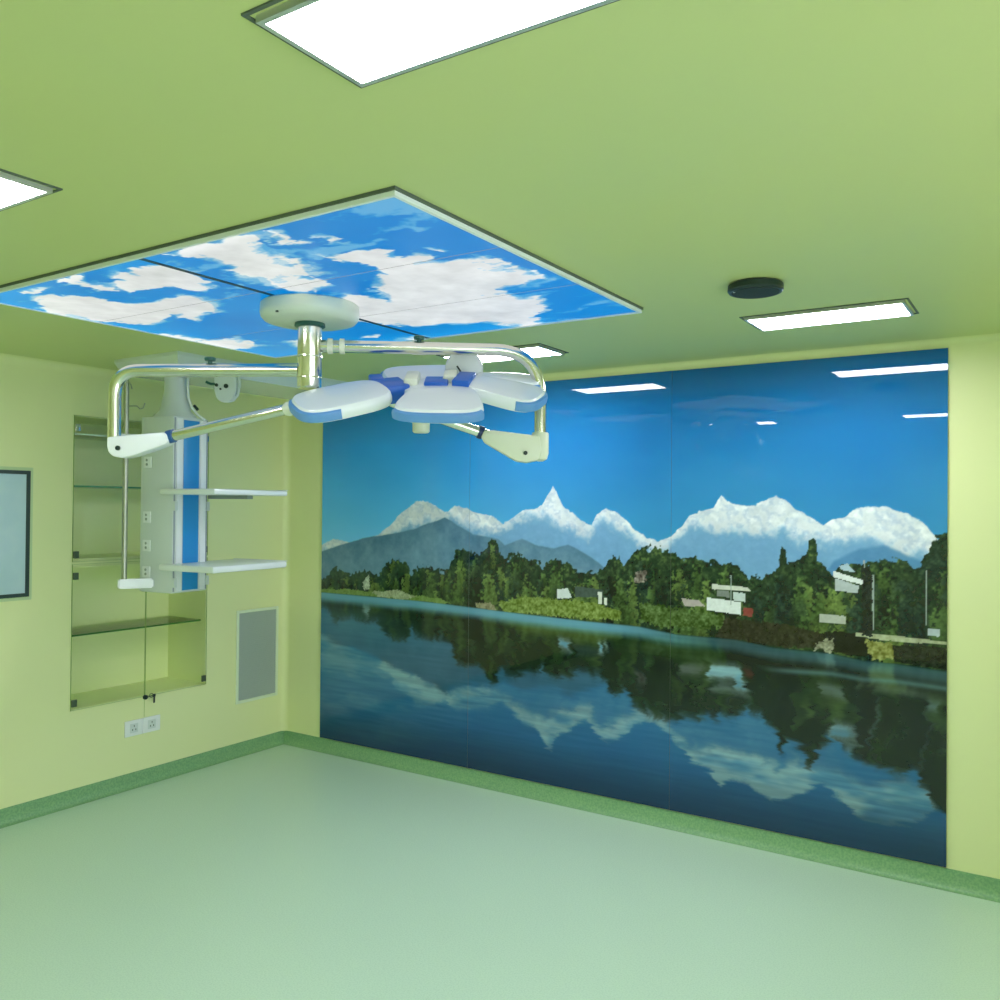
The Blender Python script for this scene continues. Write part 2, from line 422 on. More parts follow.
    # white lakeside houses
    def house(pts, col): blob(pts, col, amp=.003, tex=10)
    house([(708, 597), (742, 602), (742, 615), (708, 610)], C3(222, 226, 226))
    house([(713, 584), (748, 587), (752, 591), (713, 589)], C3(206, 206, 198))
    house([(718, 590), (730, 591), (730, 597), (718, 596)], C3(120, 126, 124))
    house([(734, 592), (746, 593), (746, 602), (734, 600)], C3(196, 206, 206))
    house([(744, 607), (754, 609), (753, 617), (744, 615)], C3(136, 62, 56))
    house([(682, 598), (700, 600), (706, 606), (686, 606)], C3(176, 164, 162))
    house([(834, 571), (864, 580), (864, 585), (834, 577)], C3(224, 228, 230))
    house([(836, 578), (860, 586), (858, 593), (836, 590)], C3(178, 186, 190))
    house([(840, 566), (848, 563), (856, 572), (842, 570)], C3(170, 190, 208))
    house([(820, 614), (846, 616), (846, 624), (820, 622)], C3(176, 178, 170))
    house([(928, 628), (940, 629), (940, 636), (928, 635)], C3(176, 186, 196))
    house([(558, 589), (569, 588), (573, 598), (558, 598)], C3(208, 214, 216))
    house([(576, 586), (604, 590), (604, 597), (576, 597)], C3(64, 78, 76))
    house([(599, 592), (603, 592), (603, 604), (599, 604)], C3(214, 216, 208))
    house([(605, 598), (608, 598), (608, 605), (605, 604)], C3(214, 216, 208))
    blob([(636, 572), (646, 570), (647, 581), (635, 583)], C3(120, 110, 104), amp=.02, tex=60)
    blob([(364, 582), (370, 574), (372, 588), (364, 588)], C3(170, 180, 160), amp=.02, tex=50)
    for (px, py, hh) in [(864, 560, 60), (926, 570, 55), (731, 575, 30), (873, 575, 55)]:
        blob([(px, py), (px+1.2, py), (px+1.2, py+hh), (px, py+hh)], C3(150, 160, 160), amp=.001, tex=8)
    blob([(862, 566), (872, 566), (873, 636), (863, 636)], C3(30, 36, 34), amp=.012)
    return img

def mural_colours():
    st = 0.005
    xs = np.arange(MX0, MX1+1e-6, (MX1-MX0)/round((MX1-MX0)/st)); zs = np.linspace(MZ0, MZ1, round((MZ1-MZ0)/st)+1)
    X, Z = np.meshgrid(xs, zs)
    sh = [(300, 590), (324, 592), (380, 597), (415, 600), (450, 604), (520, 613), (590, 621), (640, 626), (678, 634), (736, 639), (774, 647), (832, 653), (864, 660), (896, 663), (950, 671), (980, 675)]
    a, b = mural_xz(sh); zsx = np.interp(X, a, b)
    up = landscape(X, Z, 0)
    # water: the scenery upside down, rippled, darker and bluer with depth
    d = zsx-Z
    rip = (fbm(X*3.0, Z*26, 201, 3)-.5)
    rz = zsx+d*0.97+rip*.05*np.clip(d/.3, 0, 1); rx = X+((fbm(X*5, Z*60, 211, 3)-.5)*.07+(fbm(X*4, Z*14, 215, 3)-.5)*.10)*np.clip(d/.2, .2, 1)
    ii = np.clip(((rx-MX0)/(MX1-MX0)*(len(xs)-1)).astype(int), 0, len(xs)-1)
    jj = np.clip(((rz-MZ0)/(MZ1-MZ0)*(len(zs)-1)).astype(int), 0, len(zs)-1)
    up2 = up.copy()
    for k in range(26): up2[1:-1] = (up2[:-2]+up2[1:-1]*2+up2[2:])/4
    for k in range(3): up2[:, 1:-1] = (up2[:, :-2]+up2[:, 1:-1]*2+up2[:, 2:])/4
    ref = up2[jj, ii]
    k = np.clip(d/1.4, 0, 1)[..., None]
    lumr = ref.mean(-1, keepdims=True)
    white = np.clip((lumr-150)/60, 0, 1)
    blue = np.clip((ref[..., 2:3]-ref[..., 0:1]-40)/60, 0, 1)
    deep = C3(60, 132, 176)*(1-k)**1.1+C3(10, 66, 122)*(1-(1-k)**1.1)
    water = ref*C3(.58, .66, .68)*(1-.20*k)*(1-blue)+deep*blue
    patch = (.45+.75*sm(fbm(X*3, Z*9, 217, 4), .35, .65))[..., None]
    water = water*(1-white)+white*(deep+(C3(186, 204, 196)-deep)*patch*.50)
    sheen = sm(d, -.005, .01)*(1-sm(d, .03, .10))*(.45+.55*sm(-X, 1.6, 2.4))
    water = put(water, sheen*.9, C3(104, 164, 196))
    sl = np.exp(-((d-.11-.02*np.sin(X*3))/.016)**2)*sm(X, -1.5, -1.2)*.55
    water = put(water, sl, C3(104, 150, 160))
    water = water+((fbm(X*3.5, Z*55, 221, 3)-.5)*(14+34*white[..., 0]))[..., None]*C3(.9, 1, 1)
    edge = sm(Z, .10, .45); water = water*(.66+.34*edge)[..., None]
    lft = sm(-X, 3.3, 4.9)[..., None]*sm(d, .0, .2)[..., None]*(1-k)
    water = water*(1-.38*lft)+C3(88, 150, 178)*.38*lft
    img = np.where((d > 0)[..., None], water, up)
    return xs, zs, s2l(img)

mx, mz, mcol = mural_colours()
mural = thing('mural', (-2.644, YW-0.004, MZ0), 'wide glossy wall mural of a blue lake, wooded shore and snowy mountains', 'mural')
cuts = [0, int(np.searchsorted(mx, -3.417)), int(np.searchsorted(mx, -1.951)), len(mx)-1]
for i in range(3):
    i0, i1 = cuts[i], cuts[i+1]
    xs = mx[i0:i1+1].copy()
    if i > 0: xs[0] += .0007
    if i < 2: xs[-1] -= .0007
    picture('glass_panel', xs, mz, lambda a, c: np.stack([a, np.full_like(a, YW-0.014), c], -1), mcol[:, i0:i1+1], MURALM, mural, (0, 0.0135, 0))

# ------------------------------------------------------------------ backlit sky ceiling
SX0, SX1, SY0, SY1 = -3.80, -1.527, 1.815, 3.475
SZ = H-0.020
def sky_colours(X, Y):
    img = np.zeros(X.shape+(3,))+C3(0, 130, 208)
    img += ((fbm(X*2.2, Y*2.2, 301)-.5)*26)[..., None]*C3(.3, 1, .7)
    ex = np.minimum.reduce([X-SX0, SX1-X, Y-SY0, SY1-Y])
    img = put(img, (1-sm(ex, 0, .26))*.5*sm(fbm(X*1.3, Y*1.3, 331, 2), .35, .6), C3(20, 172, 246))
    big = fbm(X*5, Y*5, 311, 5)-.5; sml = fbm(X*16, Y*16, 321, 4)-.5
    hair = fbm(X*14, Y*42, 361, 4)-.5
    wx = X+big*.24+sml*.10+hair*.10; wy = Y+(fbm(X*5, Y*5, 341, 5)-.5)*.16+(fbm(X*17, Y*17, 351, 3)-.5)*.06
    polys = [
     [(38,293),(49,290),(87,292),(115,297),(150,297),(164,292),(189,292),(206,299),(214,309),(199,319),(171,311),(157,317),(140,321),(115,318),(87,316),(56,311),(45,304)],
     [(115,272),(133,262),(154,258),(189,269),(222,281),(196,286),(168,281),(150,284),(133,287),(119,281)],
     [(56,276),(84,266),(90,276),(115,279),(119,286),(101,285),(80,279)],
     [(14,287),(30,281),(52,280),(44,287),(30,290)],
     [(157,330),(182,330),(210,335),(245,334),(255,339),(245,345),(224,345),(196,340)],
     [(40,306),(70,313),(110,322),(140,327),(110,327),(60,318)],
     [(161,249),(189,241),(217,231),(248,226),(262,236),(282,241),(297,255),(306,269),(338,281),(315,287),(287,284),(274,273),(245,269),(217,259),(190,252)],
     [(258,222),(280,228),(303,236),(285,238),(266,231)],
     [(333,252),(358,243),(393,243),(405,251),(431,251),(445,258),(463,251),(484,250),(512,257),(552,270),(528,279),(500,280),(491,284),(526,290),(556,288),(536,297),(545,303),(535,311),(548,319),(522,324),(498,323),(477,318),(445,318),(424,321),(393,322),(361,317),(330,306),(322,293),(345,290),(375,291),(396,296),(392,288),(368,282),(366,278),(374,270),(390,269),(380,262),(362,257)],
     [(278,337),(300,336),(304,341),(292,345)],
     [(308,228),(322,226),(340,232),(326,235)],
     [(318,246),(334,250),(345,256),(330,254)],
     [(365,331),(380,331),(380,334),(366,334)],
     [(398,333),(420,333),(418,336),(402,336)],
     [(430,240),(452,243),(440,246)],
     [(470,246),(500,250),(486,252)],
    ]
    for p in polys:
        q = [at_z(a, b, H) for a, b in p]
        q = [(v.x, v.y) for v in q]
        mk = np.zeros(X.shape)
        for am, wt in ((.35, .3), (.8, .25), (1.2, .25), (1.7, .2)): mk += wt*poly_mask(X+(wx-X)*am, Y+(wy-Y)*am, q)
        cl = C3(222, 225, 224)+((sml*26+big*30)[..., None])
        img = put(img, mk, cl)
    wisp = sm(fbm(X*3.2+sml*.6, Y*7+big*1.5, 377, 5), .60, .70)*(img[..., 0] < 150)
    img = put(img, wisp*.55, C3(170, 205, 228))
    edge = (1-sm(ex, 0.0, .12))[..., None]
    img = np.where(img.mean(-1, keepdims=True) > 190, img+edge*26, img)
    return s2l(img)
sky = thing('sky_ceiling_light', ((SX0+SX1)/2, (SY0+SY1)/2, H), 'large backlit ceiling panel printed with blue sky and white clouds', 'ceiling light')
b = nb(); fw = .012
for lo, hi in (((SX0, SY0, SZ-.004), (SX1, SY0+fw, H-.008)), ((SX0, SY1-fw, SZ-.004), (SX1, SY1, H-.008)), ((SX0, SY0+fw, SZ-.004), (SX0+fw, SY1-fw, H-.008)), ((SX1-fw, SY0+fw, SZ-.004), (SX1, SY1-fw, H-.008))):
    box(b, lo, hi)
build('frame', b, mat('white_frame', rgb(232, 238, 240), .3), sky, False)
b = nb(); g = .005
for lo, hi in (((SX0-g, SY0-g, H-.010), (SX1+g, SY0+.02, H)), ((SX0-g, SY1-.02, H-.010), (SX1+g, SY1+g, H)), ((SX0-g, SY0+.02, H-.010), (SX0+.02, SY1-.02, H)), ((SX1-.02, SY0+.02, H-.010), (SX1+g, SY1-.02, H))):
    box(b, lo, hi)
build('gasket', b, GASK, sky, False)
XM = (SX0+SX1)/2-.02
build('divider', box(nb(), (XM-.012, SY0+fw, SZ-.001), (XM+.012, SY1-fw, H-.008)), mat('divider_blue', rgb(28, 66, 96), .5), sky, False)
ys3 = np.linspace(SY0+fw, SY1-fw, 4)
for (xa, xb) in ((SX0+fw, XM-.012), (XM+.012, SX1-fw)):
    for j in range(3):
        ya, yb = ys3[j]+.002, ys3[j+1]-.002
        xs = np.linspace(xa, xb, 226); ys = np.linspace(ya, yb, 112)
        XX, YY = np.meshgrid(xs, ys)
        picture('sky_panel', xs, ys, lambda a, c: np.stack([a, c, np.full_like(a, SZ)], -1), sky_colours(XX, YY), SKYM, sky, (0, 0, .012))

# ------------------------------------------------------------------ ceiling lights
def ceiling_light(x0, x1, y0, y1, label):
    t = thing('ceiling_light', ((x0+x1)/2, (y0+y1)/2, H), label, 'ceiling light', 'rectangular ceiling lights')
    b = nb(); w = .03
    for lo, hi in (((x0-w, y0-w, H-.004), (x1+w, y0-w+.008, H)), ((x0-w, y1+w-.008, H-.004), (x1+w, y1+w, H)), ((x0-w, y0-w+.008, H-.004), (x0-w+.008, y1+w-.008, H)), ((x1+w-.008, y0-w+.008, H-.004), (x1+w, y1+w-.008, H))):
        box(b, lo, hi)
    build('flange', b, GASK, t, False)
    b = nb()
    for lo, hi in (((x0-.012, y0-.012, H-.014), (x1+.012, y0, H)), ((x0-.012, y1, H-.014), (x1+.012, y1+.012, H)), ((x0-.012, y0, H-.014), (x0, y1, H)), ((x1, y0, H-.014), (x1+.012, y1, H))):
        box(b, lo, hi)
    build('frame', b, ALU, t, False)
    build('diffuser', box(nb(), (x0, y0, H-.012), (x1, y1, H-.001)), LAMP, t, False)
    return t
LY0, LY1, NYa, NYb = 3.90, 4.16, 1.06, 1.315
ceiling_light(-1.195, -0.555, LY0, LY1, 'lit rectangular ceiling light beside the round black speaker, above the mural')
ceiling_light(-2.975, -2.345, LY0+.08, LY1+.08, 'lit rectangular ceiling light in front of the mural, behind the surgical lamp')
ceiling_light(-2.99, -2.355, NYa, NYb, 'lit rectangular ceiling light cut off at the upper left edge of the picture')
ceiling_light(-1.195, -0.555, NYa, NYb, 'lit rectangular ceiling light nearest overhead, reflected at the right edge of the mural')

# round black ceiling speaker
c = at_z(755.5, 289, H-.02)
t = thing('ceiling_speaker', (c.x, c.y, H), 'round black disc-shaped ceiling speaker near the long ceiling light', 'speaker')
build('housing', lathe(nb(), (c.x, c.y, H), [(0, 0), (.094, 0), (.103, -.006), (.105, -.026), (.099, -.034), (0, -.034)]), DARK, t)
build('grille', lathe(nb(), (c.x, c.y, H-.0341), [(.09, 0), (.088, -.003), (.06, -.005), (0, -.007)]), mat('speaker_cloth', rgb(40, 56, 56), .7, noise=(400, rgb(24, 34, 34), .4, .6)), t)
lgt = at_z(737, 292, H-.036)
build('indicator', box(nb(), (lgt.x-.014, lgt.y-.005, H-.0375), (lgt.x+.014, lgt.y+.005, H-.030), .001), GREYP, t)

# ------------------------------------------------------------------ surgical lamp
LC = at_z(310, 322.5, H-.100)
LX, LY = LC.x, LC.y
D0 = (LC-CAMP).dot(FW)
lamp = thing('surgical_lamp', (LX, LY, H), 'white and blue two-armed surgical lamp with petal heads hanging from the sky ceiling', 'surgical lamp')
cz = SZ-.005
build('ceiling_cover', lathe(nb(), (LX, LY, cz), [(0, 0), (.196, 0), (.204, -.006), (.206, -.040), (.202, -.058), (.190, -.072), (.165, -.079), (0, -.080)], 64), mat('cover_enamel', rgb(214, 222, 208), .35), lamp)
sc = at_z(277, 312, cz-.076)
build('screw', lathe(nb(), (sc.x, sc.y, cz-.082), [(0, .006), (.006, .006), (.006, .012), (0, .012)], 12), DARK, lamp)
zc = cz-.080
build('collar', lathe(nb(), (LX, LY, zc), [(0, .004), (.062, .004), (.064, -.012), (.056, -.018), (0, -.018)]), DGREEN, lamp)
RP = .0505
def zpx(py, d=D0): return (at_d(310, py, d)).z
zb = zpx(389)
build('pole', lathe(nb(), (LX, LY, zc-.01), [(0, 0), (RP, 0), (RP, zb-zc+.02), (RP-.006, zb-zc+.01), (0, zb-zc+.01)]), CHROME, lamp)
for py in (357, 378):
    z = zpx(py)
    build('joint_ring', lathe(nb(), (LX, LY, z), [(RP-.001, -.004), (RP+.003, -.003), (RP+.003, .003), (RP-.001, .004)]), CHROME, lamp)
ctr = Vector((LX, LY, 0))
def px3(x, y, dd=0.0): return at_d(x, y, D0+dd)
def lvl(x, y, dd, z=None):
    p = px3(x, y, dd)
    if z is not None: p.z = z
    return p
# left arm
za = px3(300, 370).z
A0 = Vector((LX, LY, za)); A1 = px3(115, 370, 0.06); A1.z = px3(125, 370.5, .06).z; A2 = px3(115, 438, 0.06); A2.x, A2.y = A1.x, A1.y
arm = build('upper_arm', tube(nb(), bend(A0+(A1-A0).normalized()*RP*.9, A1, A2, .11, 12), .0275, 24), CHROME, lamp)
kn = px3(210, 370, .03)
b = nb(); lathe(b, (kn.x, kn.y, kn.z+.022), [(0, 0), (.009, 0), (.009, .014), (.022, .017), (.024, .028), (.018, .032), (0, .032)], 20)
build('brake_screw', b, DGREEN, arm)
b = nb(); ax = (A1-A0).normalized(); kk = A0+(A1-A0)*((kn-A0).length/(A1-A0).length)
lathe(b, kk, [(.0272, -.03), (.0292, -.03), (.0292, .03), (.0272, .03)], 24, ax)
build('brake_sleeve', b, CHROME, arm)
# wedge-shaped joint cover of the left arm
def wedge(pts, dd, th, m, name, parent, bev=.006):
    q = [px3(x, y, dd-th/2) for x, y in pts]
    b = nb(); prism(b, q, FW*th)
    bmesh.ops.bevel(b, geom=[e for e in b.edges], offset=bev, segments=3, affect='EDGES', profile=.5)
    return build(name, b, m, parent)
w = wedge([(107, 437), (163, 432), (167, 435), (168, 442), (164, 445), (132, 456), (122, 458), (113, 456.5), (108, 452), (106.5, 446)], .06, .085, WHITE, 'joint_cover', lamp)
b = nb(); lathe(b, px3(118, 448, .06-.045), [(0, -.006), (.010, -.006), (.010, .006), (0, .006)], 16, FW); build('cover_screw', b, DARK, w)
S0, S1 = px3(160, 439, .06), px3(290, 408.5, -.06)
d = (S1-S0).normalized()
build('blue_ring', tube(nb(), [S0+d*.040, S0+d*.068], .0285, 24), mat('navy_ring', rgb(30, 82, 140), .4), lamp)
build('spring_arm', tube(nb(), [S0, S1], .0225, 24), CHROME, lamp)
b = nb(); lathe(b, S1, [(0, -.030), (.020, -.028), (.029, -.012), (.029, .012), (.020, .028), (0, .030)], 24, (RV+UV*.3))
build('knuckle', b, CREAM, lamp)
# right arm
zr = px3(330, 346).z
B0 = Vector((LX, LY, zr)); B1 = px3(541, 350, .12); B1.z = px3(500, 349.5, .1).z; B2 = px3(541, 436, .12); B2.x, B2.y = B1.x, B1.y
arm2 = build('upper_arm', tube(nb(), bend(B0+(B1-B0).normalized()*RP*.9, B1, B2, .21, 16), .0262, 24), CHROME, lamp)
kn = px3(419, 350, .06)
dirb = (B1-B0).normalized(); kk = B0+dirb*((kn-B0).dot(dirb))
b = nb(); lathe(b, (kk.x, kk.y, kk.z+.022), [(0, 0), (.009, 0), (.009, .012), (.022, .015), (.024, .026), (.018, .030), (0, .030)], 20)
build('brake_screw', b, DGREEN, arm2)
b = nb(); lathe(b, kk, [(.026, -.03), (.0282, -.03), (.0282, .03), (.026, .03)], 24, dirb); build('brake_sleeve', b, CHROME, arm2)
b = nb()
for s in (.085, .135):
    lathe(b, B0+dirb*s+Vector((0, 0, .0)), [(.025, -.012), (.033, -.010), (.033, .010), (.025, .012)], 24, dirb)
build('arm_clamp', b, CREAM, arm2)
w = wedge([(484, 431), (492, 430), (540, 436), (542, 450), (538, 460), (527, 462.5), (516, 461), (484, 442), (481, 437)], .12, .085, CREAM, 'joint_cover', lamp)
b = nb(); lathe(b, px3(525.5, 453, .12-.045), [(0, -.006), (.009, -.006), (.009, .006), (0, .006)], 16, FW); build('cover_screw', b, DARK, w)
lathe_b = lathe(nb(), B2+Vector((0, 0, .014)), [(0, 0), (.034, 0), (.037, -.006), (.037, -.09), (.030, -.115), (.012, -.125), (0, -.125)], 28)
build('elbow_cover', lathe_b, CREAM, lamp)
T0, T1 = px3(488, 435, .12), px3(384, 399, .02)
d = (T1-T0).normalized()
build('blue_ring', tube(nb(), [T0+d*.026, T0+d*.046], .0285, 24), mat('navy_ring_dark', rgb(30, 52, 96), .4), lamp)
build('spring_arm', tube(nb(), [T0, T1], .0225, 24), CHROME, lamp)
b = nb(); lathe(b, T1, [(0, -.026), (.018, -.025), (.026, -.012), (.026, .012), (.018, .025), (0, .026)], 24, d); build('knuckle', b, GREYP, lamp)

# lamp head: five petals around a hub, its plane tipped a little towards the viewer
HC = px3(432, 391, 0.0)
RH = Vector((cy, sy, 0)); AWH = Vector((-sy, cy, 0))
tilt = math.radians(23)
HN = Vector((0, 0, 1))*math.cos(tilt)-AWH*math.sin(tilt)
HA = AWH*math.cos(tilt)+Vector((0, 0, 1))*math.sin(tilt)
S = D0/F
def outline(L, W, k, n=56):
    """rounded petal plan, narrow inner end at -x"""
    out = []
    for i in range(n):
        a = 2*PI*i/n; c_, s_ = math.cos(a), math.sin(a)
        e = 2/3.4
        x = math.copysign(abs(c_)**e, c_)*L/2; y = math.copysign(abs(s_)**e, s_)*W/2
        y *= 1+k*(x/(L/2))
        out.append((x, y))
    return out
def petal(px_x, px_y, ang, L, W, tipu=0.0, bl=.30, bb=0.0, k=.14, thick=.058, lift=0.0):
    """one lamp petal; centre on the head plane under the pixel, outer end pointing along ang"""
    # centre: intersect the view ray with the head plane
    r = ray(px_x, px_y); tt = (HC-CAMP).dot(HN)/r.dot(HN); c0 = CAMP+r*tt+HN*lift
    ex = (RH*math.cos(ang)+HA*math.sin(ang)); n = HN
    n = (n+ex*tipu).normalized(); ex = (ex-n*ex.dot(n)).normalized(); ey = n.cross(ex)
    ol = outline(L, W, k)
    rings = [(.90, -thick*.5), (.96, -thick*.46), (.995, -thick*.25), (1.0, 0.0), (.985, thick*.3), (.95, thick*.46), (.88, thick*.5), (.6, thick*.56)]
    b = nb(); rr = []
    for s, h in rings: rr.append([b.verts.new(c0+ex*(x*s)+ey*(y*s)+n*h) for x, y in ol])
    m_ = len(ol)
    for p, q in zip(rr, rr[1:]):
        for i in range(m_): b.faces.new((p[i], p[(i+1) % m_], q[(i+1) % m_], q[i]))
    b.faces.new(rr[0][::-1]); b.faces.new(rr[-1])
    o = build('lamp_head', b, WHITE, lamp)
    # blue bumper around the outer end
    b = nb(); cb, sb_ = math.cos(bb), math.sin(bb)
    idx = [i for i, (x, y) in enumerate(ol) if x*cb+y*sb_ > L*bl]
    idx.sort(key=lambda i: math.atan2(-ol[i][0]*sb_+ol[i][1]*cb, ol[i][0]*cb+ol[i][1]*sb_))
    prof = [(1.0, -thick*.40), (1.055, -thick*.34), (1.065, 0), (1.045, thick*.22), (.985, thick*.30)]
    rr = [[b.verts.new(c0+ex*(ol[i][0]*s)+ey*(ol[i][1]*s)+n*h) for i in idx] for s, h in prof]
    rr.append([b.verts.new(c0+ex*(ol[i][0]*.97)+ey*(ol[i][1]*.97)-n*thick*.3) for i in idx])
    k_ = len(rr)
    for a_ in range(k_):
        p, q = rr[a_], rr[(a_+1) % k_]
        for i in range(len(idx)-1): b.faces.new((p[i], p[i+1], q[i+1], q[i]))
    b.faces.new([rr[a_][0] for a_ in range(k_)]); b.faces.new([rr[a_][-1] for a_ in range(k_)])
    build('blue_bumper', b, SOFTBLUE, o)
    # light window on the underside
    b = nb(); base = c0-n*(thick*.5+.003)
    vs = [b.verts.new(base+ex*(x*.74)+ey*(y*.74)) for x, y in ol]; vt = [b.verts.new(v.co+n*.006) for v in vs]
    b.faces.new(vs); b.faces.new(vt[::-1])
    for i in range(m_): b.faces.new((vs[i], vs[(i+1) % m_], vt[(i+1) % m_], vt[i]))
    build('lens', b, GREYP, o)
    return c0
rad = math.radians
petal(342, 400.5, rad(208), .385, .31, .09, bl=.25, bb=rad(30), k=.02)
petal(441, 403.5, rad(268), .33, .33, .05, bl=.34, k=.2)
petal(502, 392.5, rad(-22), .35, .23, .12)
petal(426, 380.5, rad(100), .34, .36, -.02)
petal(508, 383, rad(10), .28, .16, .10)
b = nb(); lathe(b, HC, [(0, -.035), (.10, -.035), (.125, -.025), (.13, 0), (.125, .022), (.09, .034), (0, .038)], 40, HN)
build('hub', b, WHITE, lamp)
def hp(dx, dy, h=0.0): return HC+RH*dx+HA*dy+HN*h
def hbox(cx, cy_, sx, sy_, h0, h1, ang, m, name, bev=.008):
    b = nb(); box(b, (-sx/2, -sy_/2, h0), (sx/2, sy_/2, h1), bev)
    ca, sa = math.cos(ang), math.sin(ang)
    for v in b.verts:
        x, y, z = v.co; v.co = hp(cx+x*ca-y*sa, cy_+x*sa+y*ca, z)
    return build(name, b, m, lamp)
hbox(-.175, -.015, .13, .15, -.035, .042, rad(205), BLUE, 'petal_bracket')
hbox(-.24, .06, .06, .10, -.01, .045, rad(195), BLUE, 'petal_bracket')
hbox(.02, .0, .10, .10, -.01, .052, 0, BLUE, 'petal_bracket')
hbox(.135, .02, .075, .15, -.025, .062, rad(-10), BLUE, 'petal_bracket')
hbox(.075, .06, .06, .12, -.02, .066, 0, CREAM, 'hub_rib', .012)
hbox(-.085, .03, .06, .14, -.02, .064, 0, CREAM, 'hub_rib', .012)
# sterile handle below the hub
hb = px3(421, 433, -.02); ht = px3(421.5, 408, -.02)
b = nb(); lathe(b, hb, [(0, 0), (.030, 0), (.036, .006), (.037, .045), (.030, .052), (.026, .11), (0, .11)], 28); build('handle', b, CREAM, lamp)
# upright round pivot housing behind the hub
dc = px3(464, 369, .17)
b = nb(); axd = (-FW*.93+Vector((0, 0, -.12))).normalized()
lathe(b, dc, [(0, .030), (.06, .028), (.078, .020), (.084, .006), (.084, -.02), (.076, -.03), (0, -.03)], 40, axd)
piv = build('pivot_housing', b, GREYP, lamp)
b = nb(); tube(b, bend(px3(457, 366, .12), px3(461, 372, .12), px3(459, 378, .12), .01, 4), .004, 8); build('cable', b, DARK, piv)
b = nb(); q0 = px3(466, 376, .18); tube(b, [q0, px3(470, 388, .18)], [.05, .042], 24); build('yoke', b, WHITE, lamp)

# ------------------------------------------------------------------ ceiling pendant (service column)
PC = Vector((-4.570, 3.375, 0)); PH = .138; PA = rad(6)
ztop = at_d(175, 419, 5.36).z; zbot = at_d(172, 590, 5.36).z
pend = thing('pendant', (PC.x, PC.y, H), 'white ceiling pendant column with blue front strip and two white shelves', 'medical pendant')
def rot(dx, dy):
    ca, sa = math.cos(PA), math.sin(PA)
    return Vector((PC.x+dx*ca-dy*sa, PC.y+dx*sa+dy*ca, 0))
def pbox(lo, hi, m, name, parent=None, bev=.003):
    b = nb(); box(b, lo, hi, bev)
    for v in b.verts:
        p = rot(v.co.x, v.co.y); v.co = Vector((p.x, p.y, v.co.z))
    return build(name, b, m, parent or pend)
# tapered ceiling cover
cx0, cx1, cy0, cy1 = -4.80, -4.20, 3.11, 4.62
b = nb(); hgt = .095; ins = .05
top = [b.verts.new((x, y, H)) for x, y in ((cx0, cy0), (cx1, cy0), (cx1, cy1), (cx0, cy1))]
mid = [b.verts.new((x, y, H-.02)) for x, y in ((cx0, cy0), (cx1, cy0), (cx1, cy1), (cx0, cy1))]
bot = [b.verts.new((x, y, H-hgt)) for x, y in ((cx0+ins, cy0+.03), (cx1-.03, cy0+.03), (cx1-.03, cy1-ins), (cx0+ins, cy1-ins))]
b.faces.new(top); b.faces.new(bot)
for p, q in ((top, mid), (mid, bot)):
    for i in range(4): b.faces.new((p[i], p[(i+1) % 4], q[(i+1) % 4], q[i]))
build('ceiling_cover', b, mat('pendant_cover_enamel', rgb(208, 216, 214), .22, coat=.5), pend, False)
zz = H-hgt
build('shaft', lathe(nb(), (PC.x, PC.y, 0), [(0, zz+.005), (.066, zz+.005), (.066, ztop+.17), (.078, ztop+.11), (.092, ztop+.045), (.125, ztop+.012), (.13, ztop), (0, ztop)], 40), GREYP, pend)
build('shaft_bolt', lathe(nb(), at_d(174, 398, 5.28), [(0, .008), (.009, .006), (.010, -.03), (0, -.03)], 16, -FW), WHITE, pend)
h = PH
body = pbox((-h, -h, zbot), (h, h, ztop), GREYP, 'column_body', bev=.01)
# front (+X) face: dark grooves, white rails, blue strip
for y in (-h+.012, h-.012):
    pbox((h-.004, y-.005, zbot+.01), (h+.0015, y+.005, ztop-.01), mat('groove_grey', rgb(150, 156, 166), .5), 'groove', body, .0005)
for y in (-h+.045, h-.045):
    pbox((h-.002, y-.022, zbot+.01), (h+.007, y+.022, ztop-.012), WHITE, 'side_rail', body, .002)
pbox((h-.002, -.060, zbot+.014), (h+.004, .060, ztop-.02), PBLUE, 'blue_strip', body, .001)
# sockets on the left (-Y) face
for pz in (463, 517, 545, 571):
    z = at_d(150, pz, 5.3).z
    s = pbox((-h+.03, -h-.004, z-.034), (-h+.095, -h+.002, z+.034), WHITE, 'gas_outlet', body, .002)
    for dz in (-.012, .014):
        b = nb(); p = rot(-h+.06, -h-.004); lathe(b, (p.x, p.y, z+dz), [(0, -.003), (.009 if dz < 0 else .007, -.003), (.008, .003), (0, .003)], 12, (math.sin(PA), -math.cos(PA), 0)); build('port', b, mat('port_grey', rgb(150, 160, 152), .5), s)
# shelves on the front face
def shelf(pyl, th, bracket):
    z = at_d(220, pyl, 4.9).z
    s = pbox((h-.06, -h-.05, z-th/2), (h+.38, h+.30, z+th/2), WHITE, 'shelf', bev=.012)
    pbox((h-.06, h+.285, z+th/2-.002), (h+.38, h+.30, z+th/2+.004), WHITE, 'shelf_lip', s, .001)
    if bracket: pbox((h+.02, h-.02, z-th/2-.022), (h+.34, h+.03, z-th/2+.001), mat('shelf_bracket_grey', rgb(132, 142, 134), .5), 'shelf_bracket', s, .002)
    return s
shelf(491.5, .034, True)
shelf(570.5, .040, False)
for zpy in (506, 582):
    z = at_d(175, zpy, 5.2).z
    for y in (-h+.012, h-.012): pbox((h, y-.012, z-.028), (h+.018, y+.012, z+.028), GREYP, 'rail_clamp', bev=.003)
